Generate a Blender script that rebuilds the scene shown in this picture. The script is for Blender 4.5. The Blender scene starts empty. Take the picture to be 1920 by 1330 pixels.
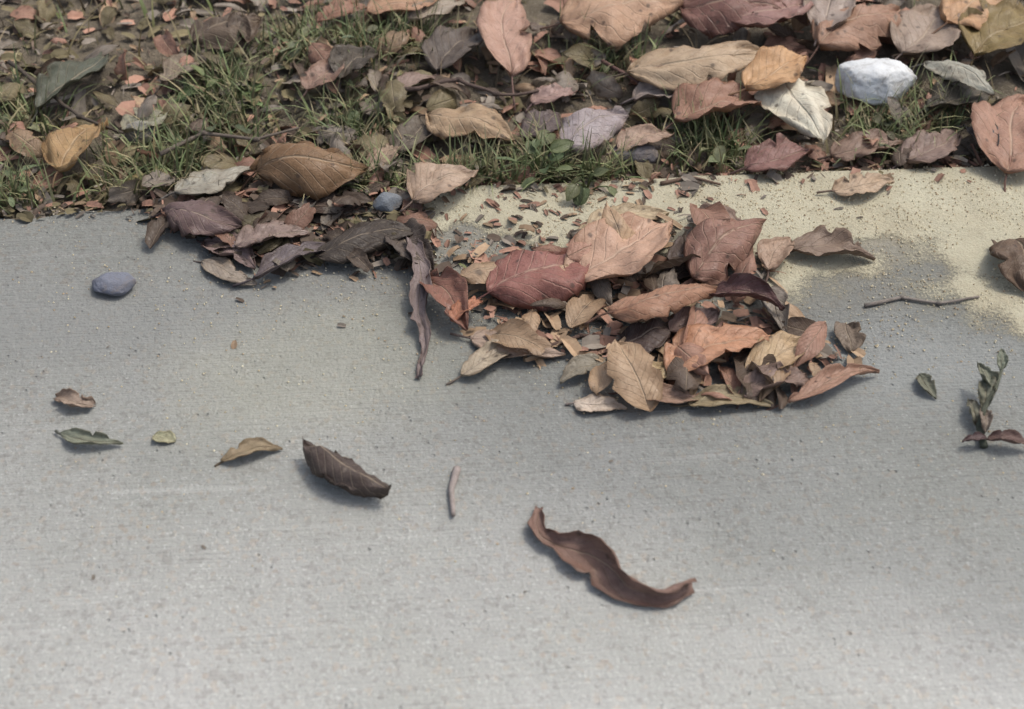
import bpy, bmesh, math, random
from mathutils import Vector, Matrix, noise

scene = bpy.context.scene
C = scene.collection
rnd = random.Random(7)
R = math.radians

# ------------------------------------------------------------------ camera
PITCH, DIST, HFOV = 42.0, 1.10, 37.6
cam_d = bpy.data.cameras.new('camera')
cam = bpy.data.objects.new('camera', cam_d); C.objects.link(cam)
cam.location = (0, -DIST * math.cos(R(PITCH)), DIST * math.sin(R(PITCH)))
cam.rotation_euler = (R(90 - PITCH), 0, 0)
cam_d.sensor_width = 36
cam_d.lens = 18 / math.tan(R(HFOV / 2))
cam_d.clip_start = 0.02; cam_d.clip_end = 500
cam_d.dof.use_dof = True
cam_d.dof.focus_distance = 1.17
cam_d.dof.aperture_fstop = 7.0
scene.camera = cam

# ------------------------------------------------------------------ sky, sun, exposure
SUN_EL, SUN_AZ = 62.0, 62.0          # azimuth measured clockwise from +Y (away from the camera) towards +X
w = bpy.data.worlds.new('World'); scene.world = w; w.use_nodes = True
nt = w.node_tree; nt.nodes.clear()
wo = nt.nodes.new('ShaderNodeOutputWorld'); bg = nt.nodes.new('ShaderNodeBackground')
sky = nt.nodes.new('ShaderNodeTexSky'); sky.sky_type = 'NISHITA'; sky.sun_disc = False
sky.sun_elevation = R(SUN_EL); sky.sun_rotation = R(SUN_AZ)
sky.dust_density = 4.0; sky.ozone_density = 0.6; sky.air_density = 0.8
bw = nt.nodes.new('ShaderNodeRGBToBW'); mxs = nt.nodes.new('ShaderNodeMix'); mxs.data_type = 'RGBA'; mxs.inputs['Factor'].default_value = .45
nt.links.new(sky.outputs[0], bw.inputs[0]); nt.links.new(sky.outputs[0], mxs.inputs['A']); nt.links.new(bw.outputs[0], mxs.inputs['B'])
nt.links.new(mxs.outputs['Result'], bg.inputs[0]); nt.links.new(bg.outputs[0], wo.inputs[0])
bg.inputs[1].default_value = 0.15
sun_d = bpy.data.lights.new('sun', 'SUN'); sun_d.energy = 1.0; sun_d.angle = R(10); sun_d.color = (1, .94, .84)
sun = bpy.data.objects.new('sun', sun_d); C.objects.link(sun)
sd = Vector((math.sin(R(SUN_AZ)) * math.cos(R(SUN_EL)), math.cos(R(SUN_AZ)) * math.cos(R(SUN_EL)), math.sin(R(SUN_EL))))
sun.rotation_euler = sd.to_track_quat('Z', 'Y').to_euler()
vs = scene.view_settings
vs.view_transform = 'Standard'; vs.look = 'None'; vs.gamma = 1; vs.use_curve_mapping = False
vs.exposure = 0.73
scene.cycles.max_bounces = 5; scene.cycles.diffuse_bounces = 3; scene.cycles.glossy_bounces = 2; scene.cycles.transparent_max_bounces = 4

# ------------------------------------------------------------------ helpers
TX = math.tan(R(HFOV / 2)); TY = TX * 1330 / 1920
cp, sp = math.cos(R(PITCH)), math.sin(R(PITCH))
def gp(px, py, z=0.0):
    """point of the place seen at a spot of the 1920x1330 photograph, at height z"""
    a = (px / 960 - 1) * TX; b = (1 - py / 665) * TY
    d = Vector((a, cp + b * sp, -sp + b * cp))
    o = Vector(cam.location)
    k = (z - o.z) / d.z
    return o + d * k
def lin(c):
    return tuple((v / 255 / 12.92) if v / 255 <= .04045 else ((v / 255 + .055) / 1.055) ** 2.4 for v in c)
def tag(o, label=None, cat=None, group=None, kind=None):
    if label: o['label'] = label
    if cat: o['category'] = cat
    if group: o['group'] = group
    if kind: o['kind'] = kind
    return o
def link(name, me, mat=None, parent=None):
    o = bpy.data.objects.new(name, me); C.objects.link(o)
    if mat and not me.materials: me.materials.append(mat)
    if parent: o.parent = parent
    return o
def empty(name, loc=(0, 0, 0)):
    o = bpy.data.objects.new(name, None); C.objects.link(o); o.location = loc
    o.empty_display_size = .02
    return o
def mesh(name, v, f, smooth=True):
    me = bpy.data.meshes.new(name); me.from_pydata([tuple(p) for p in v], [], f); me.update()
    if smooth: me.polygons.foreach_set('use_smooth', [True] * len(me.polygons))
    return me
def N(x, y=0., z=0.): return noise.noise(Vector((x, y, z)))
def sstep(a, b, x):
    t = max(0, min(1, (x - a) / (b - a))); return t * t * (3 - 2 * t)

# ------------------------------------------------------------------ materials
def newmat(name):
    m = bpy.data.materials.new(name); m.use_nodes = True
    t = m.node_tree; t.nodes.clear()
    out = t.nodes.new('ShaderNodeOutputMaterial'); b = t.nodes.new('ShaderNodeBsdfPrincipled')
    t.links.new(b.outputs[0], out.inputs[0])
    return m, t, b
def nd(t, typ, **kw):
    n = t.nodes.new(typ)
    for k, v in kw.items():
        if k.startswith('i_'):
            key = k[2:]
            n.inputs[int(key) if key.isdigit() else key].default_value = v
        else: setattr(n, k, v)
    return n
def noise_n(t, vec, scale, detail=4, rough=.55, dist=0.):
    n = nd(t, 'ShaderNodeTexNoise'); n.inputs['Scale'].default_value = scale; n.inputs['Detail'].default_value = detail
    n.inputs['Roughness'].default_value = rough; n.inputs['Distortion'].default_value = dist
    t.links.new(vec, n.inputs['Vector']); return n.outputs['Fac']
def ramp(t, fac, a, b, ca=(0, 0, 0, 1), cb=(1, 1, 1, 1)):
    r = nd(t, 'ShaderNodeValToRGB'); e = r.color_ramp.elements
    e[0].position = a; e[0].color = ca; e[1].position = b; e[1].color = cb
    t.links.new(fac, r.inputs[0]); return r.outputs[0]
def mix(t, fac, a, b, mode='MIX'):
    n = nd(t, 'ShaderNodeMix', data_type='RGBA', blend_type=mode)
    for s, val in ((n.inputs['Factor'], fac), (n.inputs['A'], a), (n.inputs['B'], b)):
        if hasattr(val, 'is_output'): t.links.new(val, s)
        elif isinstance(val, (int, float)): s.default_value = val
        else: s.default_value = tuple(val) if len(val) == 4 else (*val, 1)
    return n.outputs['Result']
def mth(t, op, a, b=0., clamp=False):
    n = nd(t, 'ShaderNodeMath', operation=op); n.use_clamp = clamp
    for i, val in ((0, a), (1, b)):
        if hasattr(val, 'is_output'): t.links.new(val, n.inputs[i])
        else: n.inputs[i].default_value = val
    return n.outputs[0]
def bump(t, b, h, strength, dist):
    n = nd(t, 'ShaderNodeBump'); n.inputs['Strength'].default_value = strength; n.inputs['Distance'].default_value = dist
    t.links.new(h, n.inputs['Height']); t.links.new(n.outputs[0], b.inputs['Normal'])

def leaf_material(name, dry=True):
    m, t, b = newmat(name)
    oi = nd(t, 'ShaderNodeObjectInfo'); tc = nd(t, 'ShaderNodeTexCoord')
    uv = nd(t, 'ShaderNodeSeparateXYZ'); t.links.new(tc.outputs['UV'], uv.inputs[0])
    off = nd(t, 'ShaderNodeVectorMath', operation='ADD')
    cmb = nd(t, 'ShaderNodeCombineXYZ'); t.links.new(mth(t, 'MULTIPLY', oi.outputs['Random'], 9.), cmb.inputs[0])
    t.links.new(tc.outputs['Object'], off.inputs[0]); t.links.new(cmb.outputs[0], off.inputs[1])
    P = off.outputs[0]
    col = oi.outputs['Color']
    v = mth(t, 'ABSOLUTE', mth(t, 'SUBTRACT', uv.outputs[1], .5))       # 0 at midrib .5 at margin
    # blotches
    big = ramp(t, noise_n(t, P, 55, 4, .6), .35, .7)
    col1 = mix(t, mth(t, 'MULTIPLY', big, .65 if dry else .3), col, mix(t, 1., col, (.62, .55, .5) if dry else (.7, .85, .5), 'MULTIPLY'))
    sm = ramp(t, noise_n(t, P, 260, 3, .65), .56, .72)
    col2 = mix(t, mth(t, 'MULTIPLY', sm, .55 if dry else .25), col1, mix(t, 1., col, (.4, .32, .28), 'MULTIPLY'))
    lt = ramp(t, noise_n(t, P, 120, 3, .6), .58, .75)
    col2 = mix(t, mth(t, 'MULTIPLY', lt, .35), col2, mix(t, .35, col, (.6, .5, .38)))
    vo = nd(t, 'ShaderNodeTexVoronoi', feature='DISTANCE_TO_EDGE'); vo.inputs['Scale'].default_value = 330; t.links.new(P, vo.inputs['Vector'])
    net = ramp(t, vo.outputs['Distance'], .02, .16, (1, 1, 1, 1), (0, 0, 0, 1))
    col2 = mix(t, mth(t, 'MULTIPLY', net, .14), col2, mix(t, 1., col, (.5, .42, .36), 'MULTIPLY'))
    rim = ramp(t, mth(t, 'ADD', v, mth(t, 'MULTIPLY', noise_n(t, P, 70, 4, .7), .35)), .50, .66)
    col2 = mix(t, mth(t, 'MULTIPLY', rim, .55), col2, mix(t, 1., col, (.5, .42, .34) if dry else (.8, .75, .45), 'MULTIPLY'))
    spt = nd(t, 'ShaderNodeTexVoronoi'); spt.inputs['Scale'].default_value = 110; t.links.new(P, spt.inputs['Vector'])
    sps = nd(t, 'ShaderNodeSeparateColor'); t.links.new(spt.outputs['Color'], sps.inputs[0])
    sp2 = mth(t, 'MULTIPLY', ramp(t, spt.outputs['Distance'], .12, .30, (1, 1, 1, 1), (0, 0, 0, 1)), ramp(t, sps.outputs[0], .62, .66))
    col2 = mix(t, mth(t, 'MULTIPLY', sp2, .7 if dry else .35), col2, (.055, .040, .030))
    # veins: midrib and slanting side veins
    mr = ramp(t, v, .006, .028, (1, 1, 1, 1), (0, 0, 0, 1))
    sv = mth(t, 'ADD', mth(t, 'MULTIPLY', uv.outputs[0], 9.), mth(t, 'MULTIPLY', v, -5.5))
    sv = mth(t, 'ADD', sv, mth(t, 'MULTIPLY', noise_n(t, P, 40, 2), .5))
    fr = mth(t, 'ABSOLUTE', mth(t, 'SUBTRACT', mth(t, 'FRACT', sv), .5))
    svm = ramp(t, fr, .02, .08, (1, 1, 1, 1), (0, 0, 0, 1))
    vein = mth(t, 'MAXIMUM', mr, mth(t, 'MULTIPLY', svm, .45))
    col3 = mix(t, mth(t, 'MULTIPLY', vein, .6), col2, mix(t, .5, col, (.62, .5, .36) if dry else (.35, .42, .18)))
    t.links.new(col3, b.inputs['Base Color'])
    t.links.new(ramp(t, noise_n(t, P, 90, 3), .35, .7, (.38, .38, .38, 1), (.75, .75, .75, 1)), b.inputs['Roughness'])
    b.inputs['Specular IOR Level'].default_value = .35
    b.inputs['Subsurface Weight'].default_value = 0.
    h = mth(t, 'ADD', mth(t, 'ADD', mth(t, 'MULTIPLY', vein, -1.2), mth(t, 'MULTIPLY', net, -.12)), mth(t, 'MULTIPLY', noise_n(t, P, 140, 3, .6), .7))
    bump(t, b, h, .7, .0014)
    tr = nd(t, 'ShaderNodeBsdfTranslucent'); t.links.new(col3, tr.inputs[0]); ms = nd(t, 'ShaderNodeMixShader'); ms.inputs[0].default_value = .22
    out = [n for n in t.nodes if n.type == 'OUTPUT_MATERIAL'][0]
    t.links.new(b.outputs[0], ms.inputs[1]); t.links.new(tr.outputs[0], ms.inputs[2]); t.links.new(ms.outputs[0], out.inputs[0])
    return m
M_leaf = leaf_material('dry_leaf'); M_green = leaf_material('green_leaf', False)

def simple_obj_mat(name, rough, nscale, amt, bstr=.4, bdist=.001, spec=.4):
    m, t, b = newmat(name)
    oi = nd(t, 'ShaderNodeObjectInfo'); tc = nd(t, 'ShaderNodeTexCoord'); P = tc.outputs['Object']
    n = noise_n(t, P, nscale, 5, .6)
    c = mix(t, mth(t, 'MULTIPLY', ramp(t, n, .3, .7), amt), oi.outputs['Color'], mix(t, 1., oi.outputs['Color'], (.45, .42, .4), 'MULTIPLY'))
    t.links.new(c, b.inputs['Base Color']); b.inputs['Roughness'].default_value = rough
    b.inputs['Specular IOR Level'].default_value = spec
    c2 = mix(t, mth(t, 'MULTIPLY', ramp(t, noise_n(t, P, nscale * 9, 3, .7), .55, .68), amt), c, mix(t, 1., oi.outputs['Color'], (.5, .45, .38), 'MULTIPLY'))
    c2 = mix(t, mth(t, 'MULTIPLY', ramp(t, noise_n(t, P, nscale * .9 + 20, 5, .75, .5), .52, .66), .5 if 'twig' not in name else .0), c2, (.17, .13, .09))
    t.links.new(c2, b.inputs['Base Color'])
    bump(t, b, mth(t, 'ADD', noise_n(t, P, nscale * 3, 6, .7), noise_n(t, P, nscale * 11, 3, .7)), bstr, bdist)
    return m
M_twig = simple_obj_mat('bark_twig', .8, 160, .7, .7)
M_stone = simple_obj_mat('pebble_stone', .7, 70, .6, .8)
M_quartz = simple_obj_mat('white_quartz', .5, 60, .4, .45, spec=.4)

def attr_mat(name, rough=.75, nscale=300):
    m, t, b = newmat(name)
    a = nd(t, 'ShaderNodeAttribute', attribute_name='col'); tc = nd(t, 'ShaderNodeTexCoord')
    n = ramp(t, noise_n(t, tc.outputs['Object'], nscale, 3), .3, .75)
    c = mix(t, mth(t, 'MULTIPLY', n, .5), a.outputs['Color'], mix(t, 1., a.outputs['Color'], (.5, .46, .42), 'MULTIPLY'))
    t.links.new(c, b.inputs['Base Color']); b.inputs['Roughness'].default_value = rough
    b.inputs['Specular IOR Level'].default_value = .25
    return m
M_crumb = attr_mat('litter_crumbs'); M_grass = attr_mat('grass_blade', .6, 120); M_grain = attr_mat('sand_grain', .85)

# ------------------------------------------------------------------ slab frame: s along the back edge, t towards the camera
EA, EB = gp(0, 385), gp(1920, 305)
sdir = (EB - EA); sdir.z = 0; sdir.normalize()
tdir = Vector((sdir.y, -sdir.x, 0))
if tdir.y > 0: tdir = -tdir
E0 = (EA + EB) / 2
def st2w(s, t, z=0.):
    p = E0 + sdir * s + tdir * t; return Vector((p.x, p.y, z))
def w2st(p):
    d = Vector((p[0], p[1], 0)) - Vector((E0.x, E0.y, 0)); return d.dot(sdir), d.dot(tdir)
def slab_z(s, t):
    z = .0022 * N(s * 5, t * 5, 1.3) + .0006 * N(s * 31, t * 31, 4.1)
    return z
def soil_z(s, t):
    z = -.006 + .012 * sstep(0, -.25, t) + .008 * N(s * 9, t * 9, 2.2) + .004 * N(s * 35, t * 35, 7.7)
    return z
def ground_z(x, y):
    s, t = w2st((x, y))
    return slab_z(s, t) if t > 0 else soil_z(s, t)

def lines(spec):
    out = []
    for a, b, n in spec:
        out += [a + (b - a) * i / n for i in range(n)]
    out.append(spec[-1][1]); return out

# concrete slab --------------------------------------------------------
def make_concrete():
    m, t, b = newmat('concrete')
    tc = nd(t, 'ShaderNodeTexCoord'); P = tc.outputs['Object']      # object axes: x along the edge, y away from it
    xyz = nd(t, 'ShaderNodeSeparateXYZ'); t.links.new(P, xyz.inputs[0])
    S, T = xyz.outputs[0], xyz.outputs[1]
    base = mix(t, ramp(t, noise_n(t, P, 4.5, 5, .6), .3, .7), (.366, .374, .342), (.432, .432, .415))
    base = mix(t, mth(t, 'MULTIPLY', ramp(t, noise_n(t, P, 14, 5, .65, .4), .48, .72), .35), base, (.36, .37, .345))
    base = mix(t, mth(t, 'MULTIPLY', ramp(t, noise_n(t, P, 170, 4, .8), .44, .74), .36), base, (.33, .32, .295))
    base = mix(t, mth(t, 'MULTIPLY', ramp(t, noise_n(t, P, 420, 3, .7), .57, .68), .45), base, (.72, .73, .70))
    agg = nd(t, 'ShaderNodeTexVoronoi'); agg.inputs['Scale'].default_value = 300; t.links.new(P, agg.inputs['Vector'])
    agr = nd(t, 'ShaderNodeSeparateColor'); t.links.new(agg.outputs['Color'], agr.inputs[0])
    base = mix(t, mth(t, 'MULTIPLY', ramp(t, agr.outputs[0], .86, .9), .30), base, (.22, .20, .18))
    base = mix(t, mth(t, 'MULTIPLY', ramp(t, agr.outputs[1], .9, .94), .25), base, (.46, .36, .26))
    bm_ = nd(t, 'ShaderNodeMapping'); bm_.inputs['Rotation'].default_value = (0, 0, 1.48); bm_.inputs['Scale'].default_value = (9, 420, 1); t.links.new(P, bm_.inputs[0])
    broom = noise_n(t, bm_.outputs[0], 1, 3, .6)
    base = mix(t, mth(t, 'MULTIPLY', ramp(t, broom, .42, .68), .13), base, (.30, .29, .27))
    # scuffs: faint long streaks, and small rusty leaf prints
    mp = nd(t, 'ShaderNodeMapping'); mp.inputs['Rotation'].default_value = (0, 0, .5); mp.inputs['Scale'].default_value = (6, 70, 1); t.links.new(P, mp.inputs[0])
    base = mix(t, mth(t, 'MULTIPLY', ramp(t, noise_n(t, mp.outputs[0], 1, 4, .6), .60, .72), .22), base, (.70, .69, .66))
    base = mix(t, mth(t, 'MULTIPLY', ramp(t, noise_n(t, P, 34, 4, .7, .8), .64, .74), .30), base, (.33, .29, .22))
    # darker tone along the planted edge, fading away from it
    wob = mth(t, 'MULTIPLY', mth(t, 'SUBTRACT', noise_n(t, P, 7, 6, .65), .5), .20)
    tt = mth(t, 'ADD', T, wob)
    edge_tone = ramp(t, tt, .16, .56, (1, 1, 1, 1), (0, 0, 0, 1))
    base = mix(t, mth(t, 'MULTIPLY', edge_tone, .80), base, mix(t, 1., base, (.36, .37, .36), 'MULTIPLY'))
    # buff soil stain round the spilled leaves on one half
    d1 = mth(t, 'ADD', S, mth(t, 'MULTIPLY', wob, .8))
    half = ramp(t, mth(t, 'ADD', d1, .5), .32, .54)
    buff = mth(t, 'MULTIPLY', ramp(t, tt, .05, .20, (1, 1, 1, 1), (0, 0, 0, 1)), half)
    buff = mth(t, 'MULTIPLY', buff, ramp(t, noise_n(t, P, 24, 5, .7), .25, .62))
    base = mix(t, mth(t, 'MULTIPLY', buff, .85), base, (.40, .355, .265))
    # leaf-tannin mark, pale lime bloom and a dark grey patch
    def patch(s0, t0, rs, rt, amt, colr):
        a = mth(t, 'POWER', mth(t, 'DIVIDE', mth(t, 'ABSOLUTE', mth(t, 'SUBTRACT', S, s0)), rs), 2.)
        b_ = mth(t, 'POWER', mth(t, 'DIVIDE', mth(t, 'ABSOLUTE', mth(t, 'SUBTRACT', T, t0)), rt), 2.)
        d = mth(t, 'ADD', mth(t, 'ADD', a, b_), mth(t, 'MULTIPLY', wob, 14.))
        m_ = ramp(t, mth(t, 'MULTIPLY', d, .5), .08, .62, (1, 1, 1, 1), (0, 0, 0, 1))
        return mix(t, mth(t, 'MULTIPLY', m_, amt), base, colr)
    base = patch(-.175, .215, .12, .085, .24, (.40, .395, .30))
    base = patch(.27, .245, .10, .06, .4, (.37, .385, .375))
    base = patch(-.35, .155, .16, .05, .5, (.21, .215, .205))
    # soft diagonal shade in front of the leaf heap, painted into the slab colour
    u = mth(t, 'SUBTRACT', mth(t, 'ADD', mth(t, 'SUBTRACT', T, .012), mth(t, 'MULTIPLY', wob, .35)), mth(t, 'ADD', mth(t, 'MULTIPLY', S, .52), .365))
    shade_band = ramp(t, mth(t, 'ADD', u, .5), .455, .545, (1, 1, 1, 1), (0, 0, 0, 1))
    shade_band = mth(t, 'MULTIPLY', shade_band, ramp(t, mth(t, 'ADD', mth(t, 'ADD', S, .5), mth(t, 'MULTIPLY', wob, .8)), .34, .50))
    base = mix(t, mth(t, 'MULTIPLY', shade_band, .62), base, mix(t, 1., base, (.60, .615, .62), 'MULTIPLY'))
    # pits
    vo = nd(t, 'ShaderNodeTexVoronoi'); vo.inputs['Scale'].default_value = 120; t.links.new(P, vo.inputs['Vector'])
    pit = ramp(t, vo.outputs['Distance'], .05, .16, (1, 1, 1, 1), (0, 0, 0, 1))
    pit = mth(t, 'MULTIPLY', pit, ramp(t, noise_n(t, P, 22, 2), .5, .6))
    base = mix(t, mth(t, 'MULTIPLY', pit, .28), base, (.17, .16, .15))
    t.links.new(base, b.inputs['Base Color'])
    b.inputs['Roughness'].default_value = .85; b.inputs['Specular IOR Level'].default_value = .25
    h = mth(t, 'ADD', mth(t, 'MULTIPLY', noise_n(t, P, 330, 3, .7), 1.), mth(t, 'MULTIPLY', noise_n(t, P, 60, 3, .6), .9))
    h = mth(t, 'ADD', h, mth(t, 'MULTIPLY', pit, -.9)); h = mth(t, 'ADD', h, mth(t, 'MULTIPLY', broom, .9))
    bump(t, b, h, .9, .0022)
    return m
SL = lines([(-8, -1, 10), (-1, -.62, 20), (-.62, .62, 260), (.62, 1, 20), (1, 8, 10)])
TL = lines([(0, .03, 14), (.03, .95, 190), (.95, 2, 12), (2, 9, 8)])
v, f = [], []
for s in SL:
    chip = .007 * abs(N(s * 40, 0, 9)) + .030 * max(0, N(s * 11, 3, 5) - .12) + .004 * abs(N(s * 110, 2, 9))
    col = [(s, chip + .001, -.10)]
    for t_ in TL:
        rd = .0045 * (1 - min(1, t_ / .014)) ** 2 + .002 * max(0, 1 - t_ / .03) * (1 + N(s * 60, t_ * 60, 3))
        tt_ = t_ + chip * max(0, 1 - t_ / .05) ** 2
        col.append((s, tt_, slab_z(s, t_) - rd * 1.4))
    v += col
nT = len(TL) + 1
for i in range(len(SL) - 1):
    for j in range(nT - 1):
        a = i * nT + j; f.append((a, a + 1, a + nT + 1, a + nT))
def frame_obj(name, v, f, mat, kind):
    o = link(name, mesh(name, v, f), mat)
    o.matrix_world = Matrix(((sdir.x, tdir.x, 0, E0.x), (sdir.y, tdir.y, 0, E0.y), (0, 0, 1, 0), (0, 0, 0, 1)))
    o['kind'] = kind
    return o
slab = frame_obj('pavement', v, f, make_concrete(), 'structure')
slab['label'] = 'pale grey weathered concrete slab with brown stains near its planted edge'

# soil -----------------------------------------------------------------
def make_soil():
    m, t, b = newmat('soil')
    tc = nd(t, 'ShaderNodeTexCoord'); P = tc.outputs['Object']
    c = mix(t, ramp(t, noise_n(t, P, 30, 6, .7), .3, .7), (.12, .102, .075), (.25, .21, .155))
    c = mix(t, ramp(t, noise_n(t, P, 220, 4, .7), .55, .7), c, (.29, .25, .19))
    t.links.new(c, b.inputs['Base Color']); b.inputs['Roughness'].default_value = .95; b.inputs['Specular IOR Level'].default_value = .15
    bump(t, b, mth(t, 'ADD', noise_n(t, P, 90, 6, .7), noise_n(t, P, 400, 4, .7)), .9, .006)
    return m
SL2 = lines([(-200, -8, 8), (-8, -1.3, 12), (-1.3, 1.3, 220), (1.3, 8, 12), (8, 200, 8)])
TL2 = lines([(-200, -8, 8), (-8, -1.2, 14), (-1.2, -.004, 130), (-.004, .03, 4), (.03, 12, 4), (12, 200, 6)])
v, f = [], []
for s in SL2:
    for t_ in TL2:
        z = soil_z(s, t_) - .004 * sstep(-.03, 0, t_) if t_ < .022 else -.12
        if t_ < -8 or abs(s) > 8 and t_ < 0: z = 0
        if t_ > 9.1: z = -.02
        v.append((s, t_, z))
nT = len(TL2)
for i in range(len(SL2) - 1):
    for j in range(nT - 1):
        a = i * nT + j; f.append((a, a + 1, a + nT + 1, a + nT))
soil = frame_obj('ground', v, f, make_soil(), 'structure')
soil['label'] = 'dark brown soil of the planted bed behind the concrete slab'

# dry sand spilled on the slab -------------------------------------------
def sand_d(s, t):
    """how thickly the dry sand covers the slab"""
    c = sstep(-.24, -.06, s + .07 * N(s * 8, t * 8, 11))             # thins out at one end
    reach = .078 + .098 * sstep(-.1, .30, s)
    reach += .05 * sstep(.27, .40, s)
    reach *= 1 + .55 * N(s * 11, t * 11, 3.3) + .25 * N(s * 34, t * 34, 6.1)
    prof = 1 - sstep(reach * .25, reach * 1.15, t)
    n = N(s * 22, t * 22, 8) * .3 + N(s * 60, t * 60, 2) * .15
    return c * prof * (1 + n) - .12
def sand_h(s, t): return .0004 + .0045 * max(0, sand_d(s, t))
def make_sand():
    m, t, b = newmat('dry_sand')
    tc = nd(t, 'ShaderNodeTexCoord'); P = tc.outputs['Object']
    c = mix(t, ramp(t, noise_n(t, P, 16, 5, .65), .3, .7), (.345, .31, .22), (.44, .42, .315))
    c = mix(t, mth(t, 'MULTIPLY', ramp(t, noise_n(t, P, 480, 3, .7), .5, .66), .25), c, (.29, .24, .18))
    c = mix(t, mth(t, 'MULTIPLY', ramp(t, noise_n(t, P, 700, 2, .7), .6, .7), .5), c, (.50, .47, .38))
    t.links.new(c, b.inputs['Base Color']); b.inputs['Roughness'].default_value = .95; b.inputs['Specular IOR Level'].default_value = .15
    dp = nd(t, 'ShaderNodeAttribute', attribute_name='depth')
    gr = mth(t, 'MULTIPLY', mth(t, 'SUBTRACT', noise_n(t, P, 420, 4, .85), .5), 1.5)
    gr = mth(t, 'ADD', gr, mth(t, 'MULTIPLY', mth(t, 'SUBTRACT', noise_n(t, P, 45, 4, .7), .5), .5))
    t.links.new(ramp(t, mth(t, 'ADD', mth(t, 'MULTIPLY', dp.outputs['Fac'], 2.1), gr), .0, .45), b.inputs['Alpha'])
    bump(t, b, mth(t, 'ADD', noise_n(t, P, 500, 3, .8), mth(t, 'MULTIPLY', noise_n(t, P, 110, 4, .6), 1.2)), .8, .0018)
    return m
SL3 = lines([(-.35, .62, 380), (.62, 1.6, 80)])
TL3 = lines([(-.012, .26, 110)])
v, f = [], []; DEP = []
for s in SL3:
    for t_ in TL3:
        hh = sand_h(s, max(t_, 0)); DEP.append(sand_d(s, max(t_, 0)))
        z = slab_z(s, t_) + hh
        if t_ < .006: z -= .012
        v.append((s, t_, z))
nT = len(TL3)
for i in range(len(SL3) - 1):
    for j in range(nT - 1):
        a = i * nT + j; f.append((a, a + 1, a + nT + 1, a + nT))
sand = frame_obj('sand', v, f, make_sand(), 'stuff')
sand.data.attributes.new('depth', 'FLOAT', 'POINT').data.foreach_set('value', DEP)
sand['label'] = 'thin drift of dry buff sand along the edge of the concrete'; sand['category'] = 'sand'
def top_z(x, y):
    s, t = w2st((x, y))
    if t <= 0: return soil_z(s, t)
    z = slab_z(s, t)
    if -.35 < s < 1.6 and t < .24: z = max(z, z + sand_h(s, t))
    return z

# ------------------------------------------------------------------ leaves
def leaf_verts(L, W, bend, cup, shape, seed, crinkle=.06, twist=0., sway=.0, nu=24, nv=14):
    """curled leaf blade; bend: total arch along its length (deg, + = ends down), cup: across (+ = margins up)"""
    r = random.Random(seed); o1, o2 = r.uniform(0, 50), r.uniform(0, 50)
    bend, cup, twist = R(bend), R(cup), R(twist)
    V, UV = [], []
    for i in range(nu + 1):
        u = i / nu
        if shape == 'ovate':  ww = math.sin(math.pi * u ** .72) ** .8
        elif shape == 'lance': ww = math.sin(math.pi * u ** .85) ** .95
        elif shape == 'round': ww = math.sin(math.pi * u ** .9) ** .55
        elif shape == 'torn':
            ww = (math.sin(math.pi * min(1, u * .72 + .02) ** .8) ** .75)
        else: ww = math.sin(math.pi * u) ** .5
        ww = max(ww, .03)
        uu = u - .5
        if abs(bend) > .01:
            rad = L / bend; ang = uu * bend
            bx, bz = rad * math.sin(ang), rad * (math.cos(ang) - 1)
        else: bx, bz, ang = uu * L, 0, 0
        tang = Vector((math.cos(ang), 0, -math.sin(ang))); nrm = Vector((math.sin(ang), 0, math.cos(ang)))
        sy = sway * L * math.sin(uu * math.pi * 1.6 + o1)
        for j in range(nv + 1):
            q = j / nv * 2 - 1
            edge = 1 + .16 * N(o1 + u * 5, q * 1.5, 1) * abs(q) + .06 * N(u * 22 + o2, q, 4) * abs(q)
            if shape == 'torn' and u > .7: edge *= .75 + .5 * N(o2 + u * 9, q * 3, 8)
            nk = N(o2 * 3 + u * 7.5, 9. if q > 0 else 31., 2) - .30
            if nk > 0: edge *= 1 - min(.5, nk * 1.8) * (abs(q) ** 2)
            half = W / 2 * ww * edge
            kc = cup * (1 + .5 * N(o2, u * 2.2, 3)) * (1 if ww > .2 else ww / .2)
            if abs(kc) > .02:
                rr = (W / 2 * max(ww, .15)) / kc; a2 = q * kc * half / (W / 2 * max(ww, .15))
                y, z = rr * math.sin(a2), rr * (1 - math.cos(a2))
            else: y, z = q * half, 0
            z += crinkle * W * (1.3 * N(o1 + u * 4.2, o2 + q * 2.3, .5) + .65 * N(o1 + u * 10, o2 + q * 5, 2.5) + .3 * N(o1 + u * 21, o2 + q * 9, 5.5)) * (.4 + .7 * abs(q))
            z -= .012 * W * math.exp(-(q / .08) ** 2)
            tw = twist * uu
            y, z = y * math.cos(tw) - z * math.sin(tw), y * math.sin(tw) + z * math.cos(tw)
            p = Vector((bx, y + sy, bz)) + nrm * z
            if shape == 'torn' and i == nu: p += tang * (.10 * L * N(o1, q * 4, 6))
            V.append(p); UV.append((u, j / nv))
    F = []
    for i in range(nu):
        for j in range(nv):
            a = i * (nv + 1) + j; F.append((a, a + nv + 1, a + nv + 2, a + 1))
    return V, F, UV
def add_uv(me, UV):
    l = me.uv_layers.new(name='UVMap')
    for lp in me.loops: l.data[lp.index].uv = UV[lp.vertex_index]
def solid(o, th=.00032):
    md = o.modifiers.new('thickness', 'SOLIDIFY'); md.thickness = th; md.offset = 0
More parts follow.
